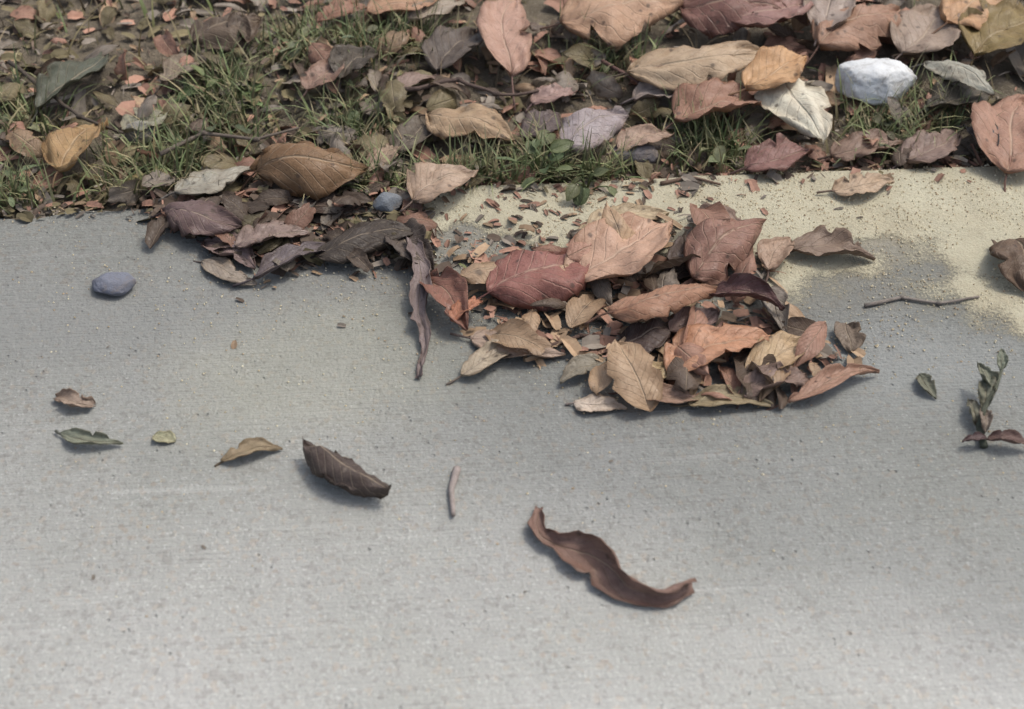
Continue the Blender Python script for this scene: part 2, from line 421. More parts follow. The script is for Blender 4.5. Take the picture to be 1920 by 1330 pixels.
def tube(pts, r0, r1, n=6):
    V, F = [], []
    for i, p in enumerate(pts):
        a = pts[max(0, i - 1)]; b = pts[min(len(pts) - 1, i + 1)]
        d = (b - a).normalized(); x = d.orthogonal().normalized(); y = d.cross(x)
        if i and x.dot(px_) < 0: x, y = -x, -y
        px_ = x
        rr = r0 + (r1 - r0) * i / (len(pts) - 1)
        for k in range(n):
            an = 2 * math.pi * k / n; V.append(p + (x * math.cos(an) + y * math.sin(an)) * rr)
    for i in range(len(pts) - 1):
        for k in range(n):
            F.append((i * n + k, i * n + (k + 1) % n, (i + 1) * n + (k + 1) % n, (i + 1) * n + k))
    F.append(tuple(range(n))[::-1]); F.append(tuple(range((len(pts) - 1) * n, len(pts) * n)))
    return V, F
leaf_seed = [100]; HANCH = []
def leaf(label, b, t, wr, col, bend=30, cup=25, shape='ovate', roll=0, rest=0., pitch=0, stalk=.22, twist=0, crinkle=.11, sway=.05, under=False, name='fallen_leaf', cat='leaf', zc=.008, scale=1.):
    """a fallen leaf: base b and tip t as seen in the photograph"""
    leaf_seed[0] += 1; sd_ = leaf_seed[0]
    P0, P1 = gp(*b, zc + rest), gp(*t, zc + rest)
    d = P1 - P0; Lc = d.length
    half = abs(R(bend)) / 2
    L = Lc * (half / math.sin(half) if half > .05 else 1) * scale
    W = L * wr
    V, F, UV = leaf_verts(L, W, bend, cup, shape, sd_, crinkle, twist, sway)
    me = mesh('blade', V, F); add_uv(me, UV)
    rot = Matrix.Rotation(math.atan2(d.y, d.x), 4, 'Z') @ Matrix.Rotation(R(-pitch), 4, 'Y') @ Matrix.Rotation(R(roll), 4, 'X')
    mid = (P0 + P1) / 2
    mz = min((rot @ p).z for p in V)
    g = max(top_z(mid.x, mid.y), -.002 if w2st(mid)[1] < 0 else -1)
    root = empty(name, (mid.x, mid.y, g + rest - mz + .0006))
    root.matrix_world = Matrix.Translation(root.location) @ rot
    tag(root, label, cat); HANCH.append((Vector(mid), label))
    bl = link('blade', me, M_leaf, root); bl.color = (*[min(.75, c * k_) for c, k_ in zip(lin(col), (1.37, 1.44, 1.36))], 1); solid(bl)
    if stalk:
        r = random.Random(sd_)
        dirv = (V[7] - V[7 + 15]).normalized(); side = r.uniform(-.35, .35)
        pts = [V[22] + Vector((0, 0, -.0004))] + [V[7] + dirv * (stalk * L * k / 4) + Vector((0, side * stalk * L * (k / 4) ** 2, -.15 * stalk * L * (k / 4) ** 2 * (1 if rest > .01 else .3))) for k in range(0, 5)]
        tv, tf = tube(pts, .0007, .0011, 5)
        stk = link('stalk', mesh('stalk', tv, tf), M_twig, root); stk.color = (*lin([c * .8 for c in col]), 1)
        # raised midrib on the lower half of the blade
        rv, rf = tube([V[i * 15 + 7] + Vector((0, 0, -.0004)) for i in range(0, 22, 2)], .0008, .0003, 5)
        mr_ = link('midrib', mesh('midrib', rv, rf), M_twig, bl); mr_.color = (*lin([min(255, c * 1.08) for c in col]), 1)
    return root

# --- leaves, scraps and husks lying alone on the slab
leaf('dark brown tightly rolled leaf alone on the pale concrete', (566, 848), (734, 928), .60, (72, 61, 58), 30, -120, 'round', -14, stalk=.0, twist=30, crinkle=.14)
leaf('flat tan leaf scrap beside the dark rolled leaf on concrete', (412, 852), (528, 830), .42, (132, 116, 96), 24, 45, 'lance', 0, stalk=.12)
leaf('narrow grey-green willow-like leaf scrap on the open concrete', (108, 808), (226, 828), .34, (122, 124, 112), 20, 70, 'lance', 5, stalk=.1)
leaf('small brown crumpled leaf scrap near the narrow grey-green scrap', (98, 738), (172, 752), .6, (140, 122, 112), 35, 60, 'torn', 0, stalk=0)
leaf('tiny pale olive flake between grey-green scrap and flat tan scrap', (286, 806), (326, 818), .7, (150, 146, 124), 20, 30, 'round', 0, stalk=0)
leaf('tiny dark olive leaf bit near the shrivelled upright sprig', (1722, 694), (1758, 738), .55, (104, 104, 92), 30, 60, 'lance', 0, stalk=0)
leaf('small round brown leaf bit below the sandy drift', (1590, 600), (1594, 652), .75, (110, 96, 86), 40, 50, 'round', 0, stalk=0)
leaf('faded pinkish leaf pressed flat at the fringe of the pile', (1076, 742), (1176, 756), .5, (176, 160, 150), 10, 12, 'ovate', 0, stalk=.15)
leaf('flat dark brown leaf lying on the buff sand', (1474, 460), (1642, 476), .55, (122, 104, 94), 22, 40, 'lance', 0, stalk=.15)
leaf('dark chocolate leaf hunched at the end of the sandy drift', (1886, 448), (1938, 548), .7, (92, 74, 62), 95, 30, 'ovate', 15, stalk=.1)

# twisted ribbon leaf: its spine follows a wandering path
def ribbon_leaf(label, path, widths, col, roll0, roll1, cup, name='fallen_leaf', n=26, lift=None):
    pts = [gp(x, y, .004) for x, y in path]
    def cr(tt):
        k = min(len(pts) - 2, int(tt)); u = tt - k
        a, b_, c_, d_ = pts[max(0, k - 1)], pts[k], pts[k + 1], pts[min(len(pts) - 1, k + 2)]
        return .5 * ((2 * b_) + (c_ - a) * u + (2 * a - 5 * b_ + 4 * c_ - d_) * u * u + (3 * b_ - a - 3 * c_ + d_) * u ** 3)
    mid = cr((len(pts) - 1) / 2); V, F, UV = [], [], []
    nv = 8
    for i in range(n + 1):
        u = i / n; p = cr(u * (len(pts) - 1)); q = cr(min(1, u + .02) * (len(pts) - 1)) - cr(max(0, u - .02) * (len(pts) - 1)); q.z = 0; q.normalize()
        side = Vector((-q.y, q.x, 0)); up = Vector((0, 0, 1))
        k = u * (len(widths) - 1); k0 = min(len(widths) - 2, int(k)); wd = widths[k0] + (widths[k0 + 1] - widths[k0]) * (k - k0)
        ang = R(roll0 + (roll1 - roll0) * u); sx = side * math.cos(ang) + up * math.sin(ang); nz = up * math.cos(ang) - side * math.sin(ang)
        cu = R(cup) * (1 + .4 * N(u * 4, 3))
        row = []
        for j in range(nv + 1):
            v_ = j / nv * 2 - 1
            rr = wd / 2 / cu; a2 = v_ * cu
            row.append(p + sx * rr * math.sin(a2) + nz * rr * (1 - math.cos(a2)) + nz * (.0028 * N(u * 9, v_ * 3, 5) + .0016 * N(u * 22, v_ * 5, 1)) + sx * .0045 * abs(v_) * N(u * 13, v_ * 2, 8))
        mz = min(r_.z for r_ in row)
        lf = (lift(u) if lift else 0)
        for r_ in row:
            V.append(Vector((r_.x - mid.x, r_.y - mid.y, r_.z - mz + lf + .0006))); UV.append((u, (row.index(r_)) / nv))
    for i in range(n):
        for j in range(nv):
            a = i * (nv + 1) + j; F.append((a, a + nv + 1, a + nv + 2, a + 1))
    me = mesh('blade', V, F); add_uv(me, UV)
    root = empty(name, (mid.x, mid.y, top_z(mid.x, mid.y))); tag(root, label, 'leaf')
    o = link('blade', me, M_leaf, root); o.color = (*[c * 1.2 for c in lin(col)], 1); solid(o)
    return root
rb = ribbon_leaf('long twisted brown leaf bent like an S on the concrete', [(1010, 946), (1012, 1000), (1068, 1030), (1130, 1056), (1178, 1106), (1240, 1118), (1296, 1098)],
            [.008, .015, .019, .034, .032, .020, .021, .017], (126, 102, 92), -15, 95, 85, lift=lambda u: .003 * math.sin(math.pi * u) + .012 * max(0, u - .85))
ribbon_leaf('narrow dark purplish leaf trailing out from the litter onto concrete', [(772, 470), (790, 530), (785, 590), (800, 640), (782, 705)],
            [.014, .019, .014, .009, .004], (124, 112, 110), -20, 30, 70, lift=lambda u: .014 * (1 - u))

# --- the heap of leaves spilled on the slab
D = 'in the leaf heap on the concrete'
leaf('large dark red-brown leaf leaning over the heap', (925, 560), (1112, 478), .74, (128, 86, 80), 60, -35, 'ovate', 8, .004, stalk=.2)
leaf('broad pinkish-tan leaf tilted up in the heap', (1075, 520), (1268, 415), .62, (168, 136, 120), 40, 25, 'ovate', -6, .010, stalk=.15)
leaf('ruddy brown leaf standing beside the pinkish-tan leaf', (1300, 525), (1430, 430), .62, (126, 94, 84), 70, -45, 'ovate', 20, .008)
leaf('warm brown leaf folded across the middle of the heap', (1140, 580), (1345, 545), .46, (142, 106, 88), 50, -50, 'ovate', -10, .016)
leaf('dark maroon curled leaf on the heap', (1325, 540), (1470, 575), .50, (92, 66, 66), 60, 90, 'lance', 15, .014)
leaf('ash grey leaf end hooked beside the dark maroon curl', (1425, 530), (1480, 618), .45, (124, 114, 108), 60, 60, 'lance', 0, .004)
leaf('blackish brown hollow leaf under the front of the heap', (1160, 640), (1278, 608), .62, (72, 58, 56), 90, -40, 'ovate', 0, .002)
leaf('plum brown leaf wedged behind the orange-brown leaf', (1262, 615), (1350, 575), .6, (108, 88, 86), 40, 50, 'ovate', 10, .006)
leaf('orange-brown leaf lying at the front of the heap', (1250, 690), (1440, 615), .50, (164, 122, 100), 40, 20, 'ovate', -8, .005)
leaf('straw tan leaf beside the orange-brown leaf', (1395, 690), (1540, 640), .5, (166, 142, 116), 30, 30, 'ovate', 0, .004)
leaf('yellowish tan leaf nub under the front of the orange-brown leaf', (1185, 700), (1272, 682), .55, (160, 140, 112), 40, 40, 'round', 0, .002)
leaf('long rusty narrow leaf along the front fringe', (1475, 738), (1652, 690), .26, (148, 116, 102), 30, 60, 'lance', 0, .002)
leaf('dark brown crumpled leaf in the front fringe', (1395, 735), (1510, 700), .52, (122, 102, 96), 60, 40, 'torn', 0, .002, crinkle=.14)
leaf('reddish brown leaf lying flat in the front fringe', (1160, 728), (1325, 738), .36, (140, 114, 102), 25, 35, 'lance', 0, .001)
leaf('olive brown leaf lying flat in the front fringe', (1290, 742), (1450, 748), .34, (134, 120, 98), 25, 30, 'ovate', 0, .001)
leaf('grey-brown leaf end poking from the side of the heap', (1130, 660), (1052, 706), .5, (122, 114, 104), 30, 40, 'ovate', 0, .003)
leaf('rust red curled leaf beside the narrow purplish leaf', (800, 520), (880, 606), .55, (124, 88, 78), 55, 60, 'ovate', 10, .006)
leaf('orange scrap leaf touching the rust red curl', (850, 590), (892, 545), .5, (158, 108, 88), 40, 40, 'torn', 0, .012, stalk=0)
leaf('pale pinkish brown leaf under the large dark red-brown leaf', (880, 628), (1060, 655), .40, (150, 130, 120), 20, 20, 'ovate', 0, .001)
leaf('beige leaf lying flat between heap and purplish leaf', (860, 690), (985, 640), .42, (152, 138, 124), 18, 25, 'ovate', 0, .001)
leaf('dusky brown leaf at the back of the heap', (1390, 420), (1300, 400), .6, (128, 108, 100), 50, 40, 'ovate', 0, .004)
leaf('pale tan leaf laid on sand at the back of the heap', (1080, 440), (1250, 390), .4, (164, 146, 124), 20, 15, 'ovate', 0, .002)
leaf('dull pink leaf lying on sand behind the flat dark one', (1560, 355), (1680, 340), .5, (164, 142, 124), 20, 25, 'ovate', 0, .002)
leaf('charcoal brown leaf sunk in the gap of the heap', (1262, 520), (1312, 440), .6, (86, 74, 72), 40, 50, 'ovate', 0, .002)
leaf('small brown leaf with upturned rim by the hooked ash grey end', (1440, 500), (1478, 440), .6, (150, 126, 112), 40, 40, 'ovate', 0, .003)

# --- leaves spilling over the slab edge next to the bed
leaf('dark maroon leaf folded over the concrete edge', (300, 400), (452, 425), .60, (98, 80, 80), 60, -40, 'ovate', 10, .006)
leaf('big arched leaf with orange back and deep shadow underneath', (480, 345), (690, 330), .62, (116, 90, 68), 100, -45, 'ovate', 18, .006)
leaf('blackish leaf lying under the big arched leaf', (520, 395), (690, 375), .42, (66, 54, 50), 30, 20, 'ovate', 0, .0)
leaf('pinkish brown leaf on the concrete edge', (440, 450), (580, 430), .58, (126, 108, 104), 40, 30, 'ovate', -10, .004)
leaf('long slate dark leaf drooping on the concrete', (470, 505), (640, 455), .34, (94, 84, 88), 30, 50, 'lance', 0, .004)
leaf('black-brown wet leaf bunched at the concrete edge', (590, 465), (790, 435), .44, (62, 54, 50), 50, -40, 'ovate', 10, .006)
leaf('dark umber leaf curling past the wet leaf', (735, 430), (810, 500), .6, (80, 70, 66), 60, 50, 'ovate', 0, .004)
leaf('mauve brown leaf at the concrete edge under the maroon fold', (385, 440), (480, 490), .5, (120, 102, 102), 25, 30, 'ovate', 0, .001)
leaf('small taupe leaf lying flat on concrete by the drooping slate leaf', (372, 480), (480, 520), .4, (136, 124, 116), 20, 20, 'ovate', 0, .0)

# --- large leaves in the bed
B = [
 ('wide tan-orange leaf arched over dark litter', (1050, 45), (1285, 20), .62, (164, 132, 112), 60, -35, 'ovate', 12, .022),
 ('wide dark red-brown leaf next to the tan-orange arch', (1275, 20), (1480, 50), .66, (112, 80, 74), 50, -40, 'ovate', 14, .016),
 ('dull pink-brown leaf overlapping the wide dark red-brown one', (1370, 40), (1545, 5), .6, (138, 106, 102), 40, 20, 'ovate', 0, .024),
 ('upright pinkish tan leaf resting against the grass', (948, 138), (962, -10), .36, (160, 128, 116), 30, 25, 'ovate', 6, .016),
 ('orange-tan leaf lying flat among twigs', (690, 22), (830, -5), .5, (158, 124, 104), 30, 20, 'ovate', 0, .016),
 ('pale greyish pink leaf next to the orange-tan flat leaf', (770, 30), (870, -10), .5, (150, 136, 126), 30, 20, 'ovate', 0, .018),
 ('brick red-brown leaf scrap among twigs', (600, 40), (680, 5), .6, (134, 100, 86), 40, 30, 'torn', 0, .012),
 ('broad sandy tan leaf bowed over the reddish leaf', (1180, 128), (1450, 100), .42, (162, 140, 120), 55, -30, 'ovate', 10, .022),
 ('glowing orange-tan leaf next to the pale tongue leaf', (1400, 150), (1520, 95), .6, (172, 136, 104), 40, 30, 'ovate', 0, .026),
 ('reddish brown leaf under the broad sandy leaf', (1270, 215), (1440, 170), .7, (140, 106, 92), 45, 25, 'ovate', -8, .012),
 ('grey lavender leaf with folded margin by the reddish leaf', (1190, 170), (1290, 155), .6, (140, 128, 126), 40, 45, 'ovate', 0, .012),
 ('pale silvery tongue-shaped leaf next to the white pebble', (1468, 125), (1528, 262), .52, (192, 184, 172), 40, -30, 'ovate', 10, .014),
 ('maroon leaf lying under the pale tongue leaf', (1400, 300), (1530, 270), .6, (120, 88, 84), 40, 30, 'ovate', 0, .006),
 ('brown leaf propped behind the white pebble', (1540, 90), (1680, 20), .6, (142, 110, 94), 50, -30, 'ovate', 6, .018),
 ('mauve-grey leaf propped beside the propped brown leaf', (1530, 60), (1590, -15), .6, (146, 130, 124), 40, 30, 'ovate', 0, .022),
 ('soft mauve leaf behind the olive-brown leaf', (1690, 90), (1790, 20), .7, (144, 126, 116), 40, 30, 'ovate', 0, .016),
 ('bright orange-tan leaf above the olive-brown leaf', (1770, 40), (1890, -10), .7, (172, 136, 108), 40, -30, 'ovate', 6, .024),
 ('olive-brown leaf with a dull green cast', (1830, 95), (1960, 30), .7, (124, 106, 72), 45, 30, 'ovate', 0, .018),
 ('pale ash leaf arched over the dark hollow', (1740, 105), (1870, 165), .5, (146, 142, 134), 60, -40, 'ovate', 0, .022),
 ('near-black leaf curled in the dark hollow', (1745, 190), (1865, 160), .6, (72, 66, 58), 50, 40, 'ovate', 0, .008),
 ('reddish tan leaf standing at the end of the dark hollow', (1880, 300), (1930, 170), .6, (148, 114, 100), 40, 30, 'ovate', 0, .012),
 ('slate black leaf curl behind the sand', (1815, 220), (1870, 285), .6, (82, 78, 80), 60, 60, 'lance', 0, .008),
 ('dusty mauve leaf flat behind the sand', (1700, 285), (1810, 240), .6, (126, 106, 100), 30, 30, 'ovate', 0, .006),
 ('brown leaf flat under the white pebble', (1560, 270), (1700, 250), .5, (122, 100, 90), 30, 30, 'ovate', 0, .004),
 ('tan leaf with olive rim among small weeds', (805, 200), (960, 255), .60, (154, 130, 108), 50, -35, 'ovate', 10, .014),
 ('pinkish beige leaf resting on the litter beside the concrete edge', (770, 365), (890, 315), .70, (156, 134, 120), 40, 25, 'ovate', 0, .010),
 ('grey lavender leaf cupped over a dark gap', (1055, 260), (1175, 205), .66, (142, 130, 134), 45, -30, 'ovate', 8, .014),
 ('dark plum leaf beside the cupped lavender leaf', (985, 240), (1055, 195), .7, (84, 72, 72), 50, 30, 'ovate', 0, .008),
 ('dusty rose leaf scrap above the cupped lavender leaf', (1000, 175), (1075, 150), .6, (146, 120, 116), 40, 30, 'torn', 0, .014),
 ('pink-tan leaf tucked beside the cupped lavender leaf', (1160, 265), (1260, 235), .6, (150, 126, 114), 40, 30, 'ovate', 0, .010),
 ('dark brown hunched leaf among green weeds', (370, 95), (490, 45), .80, (88, 74, 64), 70, -40, 'ovate', 10, .012),
 ('black-brown leaf curl beside a rosy leaf', (635, 150), (705, 105), .75, (76, 68, 62), 60, 40, 'ovate', 0, .010),
 ('rosy brown leaf beside the black-brown curl', (580, 165), (640, 110), .6, (132, 106, 96), 40, 30, 'ovate', 0, .014),
 ('dark leaf standing between weeds and the upright pinkish leaf', (825, 130), (890, 55), .6, (88, 78, 74), 50, 40, 'ovate', 0, .010),
 ('dusty mauve leaf among weeds with a soft fold', (730, 165), (820, 135), .5, (130, 110, 104), 30, 40, 'ovate', 0, .012),
 ('amber tan leaf standing near the concrete corner', (95, 300), (195, 215), .70, (148, 120, 88), 40, 25, 'ovate', -8, .012),
 ('pale sage grey leaf among dry grass', (230, 230), (315, 195), .7, (138, 134, 120), 30, 30, 'ovate', 0, .010),
 ('dark green-black leaf slanting among dry grass', (75, 195), (200, 90), .42, (78, 80, 70), 30, 50, 'lance', 0, .012),
 ('silver grey leaf lying flat by the big arched leaf', (325, 340), (478, 300), .46, (146, 140, 132), 20, 20, 'ovate', 0, .010),
 ('taupe leaf next to the dark hunched leaf', (300, 150), (390, 110), .6, (122, 108, 96), 30, 30, 'ovate', 0, .010),
 ('rusty little leaf near the amber leaf', (80, 290), (130, 250), .6, (130, 100, 82), 40, 30, 'ovate', 0, .008),
 ('deep brown leaf hidden under the tan leaf with olive rim', (750, 270), (810, 200), .6, (92, 82, 74), 40, 30, 'ovate', 0, .004),
 ('peach brown leaf scrap by the slab behind the wet leaf', (690, 300), (740, 255), .6, (138, 118, 104), 40, 30, 'torn', 0, .008),
]
ANCH = []
for lb, b_, t_, wr, col, bend, cup, shp, roll, rest in B:
    ANCH.append((gp((b_[0] + t_[0]) / 2, (b_[1] + t_[1]) / 2), lb))
    leaf(lb, b_, t_, wr, col, bend, cup, shp, roll, rest, zc=.012)

# ------------------------------------------------------------------ stones
def pebble(label, px, py, rx, ry, rz, col, mat=M_stone, seed=1, rot=0, sink=.25, name='pebble', cat='stone'):
    bm = bmesh.new(); bmesh.ops.create_icosphere(bm, subdivisions=5, radius=1)
    for v_ in bm.verts:
        n_ = v_.co.normalized(); k = 1 + .14 * N(n_.x * 1.3 + seed, n_.y * 1.3, n_.z * 1.3) + .05 * N(n_.x * 4 + seed, n_.y * 4, n_.z * 4)
        v_.co = Vector((n_.x * rx * k, n_.y * ry * k, n_.z * rz * k))
    rs = random.Random(seed)
    cuts = [(Vector((rs.gauss(0, 1), rs.gauss(0, 1), rs.gauss(0, .8))).normalized(), rs.uniform(.72, .92)) for _ in range(9)]
    for v_ in bm.verts:
        q = Vector((v_.co.x / rx, v_.co.y / ry, v_.co.z / rz))
        for n_, d_ in cuts:
            e = q.dot(n_) - d_
            if e > 0: q -= n_ * e * .85
        q *= 1 + .03 * N(q.x * 9 + seed, q.y * 9, q.z * 9) + .012 * N(q.x * 25, q.y * 25, q.z * 25)
        v_.co = Vector((q.x * rx, q.y * ry, q.z * rz))
    me = bpy.data.meshes.new(name); bm.to_mesh(me); bm.free()
    me.polygons.foreach_set('use_smooth', [True] * len(me.polygons))
    p = gp(px, py, rz * .7); z = max(top_z(p.x, p.y), 0)
    o = link(name, me, mat); o.location = (p.x, p.y, z + rz * (1 - sink)); o.rotation_euler[2] = R(rot)
    o.color = (*lin(col), 1); tag(o, label, cat); return o
pebble('smooth white pebble shining in the brown leaf litter', 1640, 165, .036, .027, .019, (205, 208, 208), M_quartz, 33, -10, .0)
pebble('small blue-grey pebble alone on the concrete near the bed', 214, 533, .0165, .013, .007, (112, 116, 128), M_stone, 8, 10)
pebble('small bluish stone tucked in the dark litter at the concrete edge', 728, 388, .012, .010, .009, (118, 124, 130), M_stone, 14, 30)
pebble('grey stone half buried under the fallen leaves behind the sand', 1190, 290, .020, .012, .010, (104, 100, 102), M_stone, 21, 0)
pebble('pale grey stone in the dry grass beside the amber leaf', 265, 250, .014, .011, .010, (140, 138, 130), M_stone, 27, 0)

# ------------------------------------------------------------------ twigs
def twig(label, path, r0, r1, col, z=.003, parts=(), name='twig', cat='twig'):
    P = [gp(x, y, z + (hz[0] if hz else 0)) for x, y, *hz in path]
    mid = P[0]; base = Vector((mid.x, mid.y, max(top_z(mid.x, mid.y), -.002)))
    root = empty(name, base); tag(root, label, cat)
    pts = []
    for i in range(len(P) - 1):
        for k in range(4):
            q = P[i].lerp(P[i + 1], k / 4); pts.append(q + Vector((.0012 * N(i + k / 4, 1.5, q.x * 90), .0012 * N(i + k / 4, 9, q.y * 90), 0)))
    pts.append(P[-1])
    loc = []
    for i, q in enumerate(pts):
        hz = path[min(len(path) - 1, i // 4)]
        g = top_z(q.x, q.y) if len(hz) < 3 else q.z - r0
        loc.append(Vector((q.x, q.y, max(g, -.002) + r0 + (z if w2st(q)[1] < 0 else 0))) - base)
    tv, tf = tube(loc, r0, r1, 7)
    st = link('stem', mesh('stem', tv, tf), M_twig, root); st.color = (*lin(col), 1)
    for k in ((len(loc) // 3, 2 * len(loc) // 3) if len(path) > 3 else ()):                  # bud knots
        bm = bmesh.new(); bmesh.ops.create_icosphere(bm, subdivisions=2, radius=r0 * 1.15)
        for v_ in bm.verts: v_.co.x *= 1.5
        me = bpy.data.meshes.new('knot'); bm.to_mesh(me); bm.free(); me.polygons.foreach_set('use_smooth', [True] * len(me.polygons))
        kn = link('knot', me, M_twig, root); kn.location = loc[k]; kn.color = (*lin([c * .85 for c in col]), 1)
    return root
twig('thin grey twig lying along the front of the sand', [(1622, 572), (1690, 556), (1760, 566), (1836, 556)], .0016, .0009, (136, 128, 120))
twig('pale thin splinter standing out alone on the concrete', [(856, 878), (846, 915), (850, 966)], .0030, .0015, (158, 148, 142))
twig('slim dark twig slanting through the litter behind the concrete corner', [(20, 130), (90, 175), (150, 220), (230, 250)], .0022, .0012, (86, 76, 66), .018)
twig('bent brown twig crossing the litter under the upright pinkish leaf', [(760, 175), (860, 160), (930, 185), (1010, 170)], .0022, .0012, (96, 80, 72), .020)
twig('grey-brown twig lying behind the silver grey leaf', [(300, 290), (380, 250), (480, 262), (560, 240)], .0022, .001, (110, 100, 90), .018)
twig('long reddish twig poking from beneath the broad sandy leaf', [(1130, 120), (1200, 160), (1300, 150), (1390, 205)], .0020, .001, (112, 84, 76), .016)
twig('short dark twig lying on the sand by the weed', [(1240, 350), (1290, 338), (1350, 352)], .0018, .001, (112, 92, 78), .004)
twig('thin brown twig across the heap of leaves', [(1010, 610), (1090, 585), (1180, 590), (1260, 560)], .0018, .001, (98, 78, 70), .024)

# shrivelled sprig standing at one end of the slab: stem with a curled dark leaf at its foot
def sprig():
    b0 = gp(1846, 836); root = empty('sprig', (b0.x, b0.y, top_z(b0.x, b0.y)))
    tag(root, 'shrivelled grey-green sprig with a reddish curled foot lying on the concrete', 'sprig')
    tops = [(1846, 838, .003), (1836, 800, .006), (1846, 765, .012), (1866, 730, .016), (1878, 694, .018)]
    P = [gp(x, y, z) - root.location for x, y, z in tops]
    tv, tf = tube(P, .0028, .0012, 7); o = link('stem', mesh('stem', tv, tf), M_twig, root); o.color = (*lin((84, 88, 74)), 1)
    for k, (i, L, az, el, col, bend) in enumerate([(1, .026, 95, 10, (112, 112, 98), 60), (2, .030, 75, 12, (104, 106, 92), 70), (3, .024, 110, 15, (106, 110, 96), 60), (4, .018, 80, 20, (112, 118, 104), 50), (2, .022, 260, 0, (110, 100, 90), 80)]):
        V, F, UV = leaf_verts(L, L * .55, bend, 75, 'lance', 900 + k, .2)
        V = [p + Vector((L / 2, 0, 0)) for p in V]
        me = mesh('leaf', V, F); add_uv(me, UV); lf = link('leaf', me, M_leaf, root); lf.color = (*[c * 1.6 for c in lin(col)], 1); solid(lf)
        lf.location = P[i]; lf.rotation_euler = (0, R(-el), R(az))
    for k, (az, L, col) in enumerate([(-10, .030, (120, 98, 92)), (190, .018, (98, 80, 80))]):
        V, F, UV = leaf_verts(L, L * .5, 40, 70, 'ovate', 950 + k, .1); V = [p + Vector((L / 2, 0, .006)) for p in V]
        me = mesh('foot_leaf', V, F); add_uv(me, UV); lf = link('foot_leaf', me, M_leaf, root); lf.color = (*lin(col), 1); solid(lf)
        lf.rotation_euler = (0, 0, R(az)); lf.location = (0, 0, .002)
sprig()

# ------------------------------------------------------------------ small weeds and grass tufts
GL = []
for k in range(4):
    V, F, UV = leaf_verts(.02, .0124, 40, 20, 'ovate' if k % 2 else 'round', 500 + k, .08, nu=8, nv=6); V = [p + Vector((.01, 0, 0)) for p in V]
    me = mesh('leaf', V, F); add_uv(me, UV); me.materials.append(M_green); GL.append(me)
def weed(label, px, py, size, col, n, seed):
    r = random.Random(seed); p = gp(px, py, .015); z0 = max(top_z(p.x, p.y), 0)
    root = empty('weed', (p.x, p.y, z0)); tag(root, label, 'weed')
    S = size / 1920 * .78
    for k in range(n):
        az = 360 * k / n + r.uniform(-25, 25); L = S * r.uniform(.18, .46); h = S * r.uniform(.06, .42); rr = S * r.uniform(.06, .40)
        a = Vector((rr * math.cos(R(az)), rr * math.sin(R(az)), h))
        tv, tf = tube([Vector((0, 0, -.004)), a * .55 + Vector((0, 0, h * .2)), a], .0009, .0006, 5)
        st = link('stem', mesh('stem', tv, tf), M_green, root); st.color = (*lin([c * .9 for c in col]), 1)
        lf = link('leaf', GL[k % 4], None, root); lf.location = a; L /= .02; lf.scale = (L, L * r.uniform(.8, 1.1), L)
        lf.rotation_euler = (R(r.uniform(-40, 40)), R(r.uniform(-30, 45)), R(az + r.uniform(-40, 40)))
        q = r.uniform(1.1, 1.8); g_ = lin(col); m_ = sum(g_) / 3; lf.color = (*[(c * .78 + m_ * .22) * q * k_ for c, k_ in zip(g_, (r.uniform(.95, 1.2), 1, .95))], 1)
W_ = [
 ('green clover-like weed beside the dark hunched leaf', 425, 160, 150, (96, 116, 72), 11),
 ('dark green weed growing below the clover-like one', 415, 222, 110, (72, 84, 62), 8),
 ('grey-green weed beside the rosy brown leaf', 560, 85, 120, (112, 118, 92), 9),
 ('dull green weed beside the black-brown curl', 690, 90, 110, (90, 100, 76), 8),
 ('olive weed behind the standing dark leaf', 775, 75, 90, (114, 114, 76), 7),
 ('small green weed behind the big arched leaf', 655, 225, 100, (86, 100, 70), 8),
 ('yellow-green seedling near the silver grey leaf', 335, 262, 80, (142, 144, 100), 6),
 ('olive yellow seedling at the concrete corner', 268, 318, 80, (124, 116, 76), 6),
 ('green weed next to the amber leaf', 30, 215, 110, (104, 116, 88), 8),
 ('green weed growing at the end of the concrete edge', 18, 335, 110, (92, 108, 78), 8),
 ('spreading dark green weed in front of the lavender leaf', 1010, 300, 140, (82, 96, 64), 11),
 ('leafy dark green weed leaning onto the sand', 1100, 335, 130, (82, 94, 64), 10),
 ('slender grey-green weed leaning onto the sand beside the maroon leaf', 1355, 265, 110, (104, 112, 84), 9),
 ('tiny dark green weed under the broad sandy leaf', 1305, 238, 70, (84, 92, 66), 6),
 ('tiny green weed beside the wide tan-orange leaf', 1140, 105, 80, (96, 110, 76), 6),
 ('olive weed shaded beneath the white pebble', 1660, 232, 100, (86, 90, 70), 7),
 ('green seedling sprouting between heap and concrete edge', 890, 500, 80, (122, 126, 80), 6),
 ('dark olive seedling next to the black-brown wet leaf', 665, 398, 70, (84, 80, 58), 5),
 ('small green seedling beside the near-black curled leaf', 1740, 205, 70, (90, 94, 74), 5),
]
for i, (lb, px, py, sz, col, n) in enumerate(W_): weed(lb, px, py, sz, col, n, 40 + i)

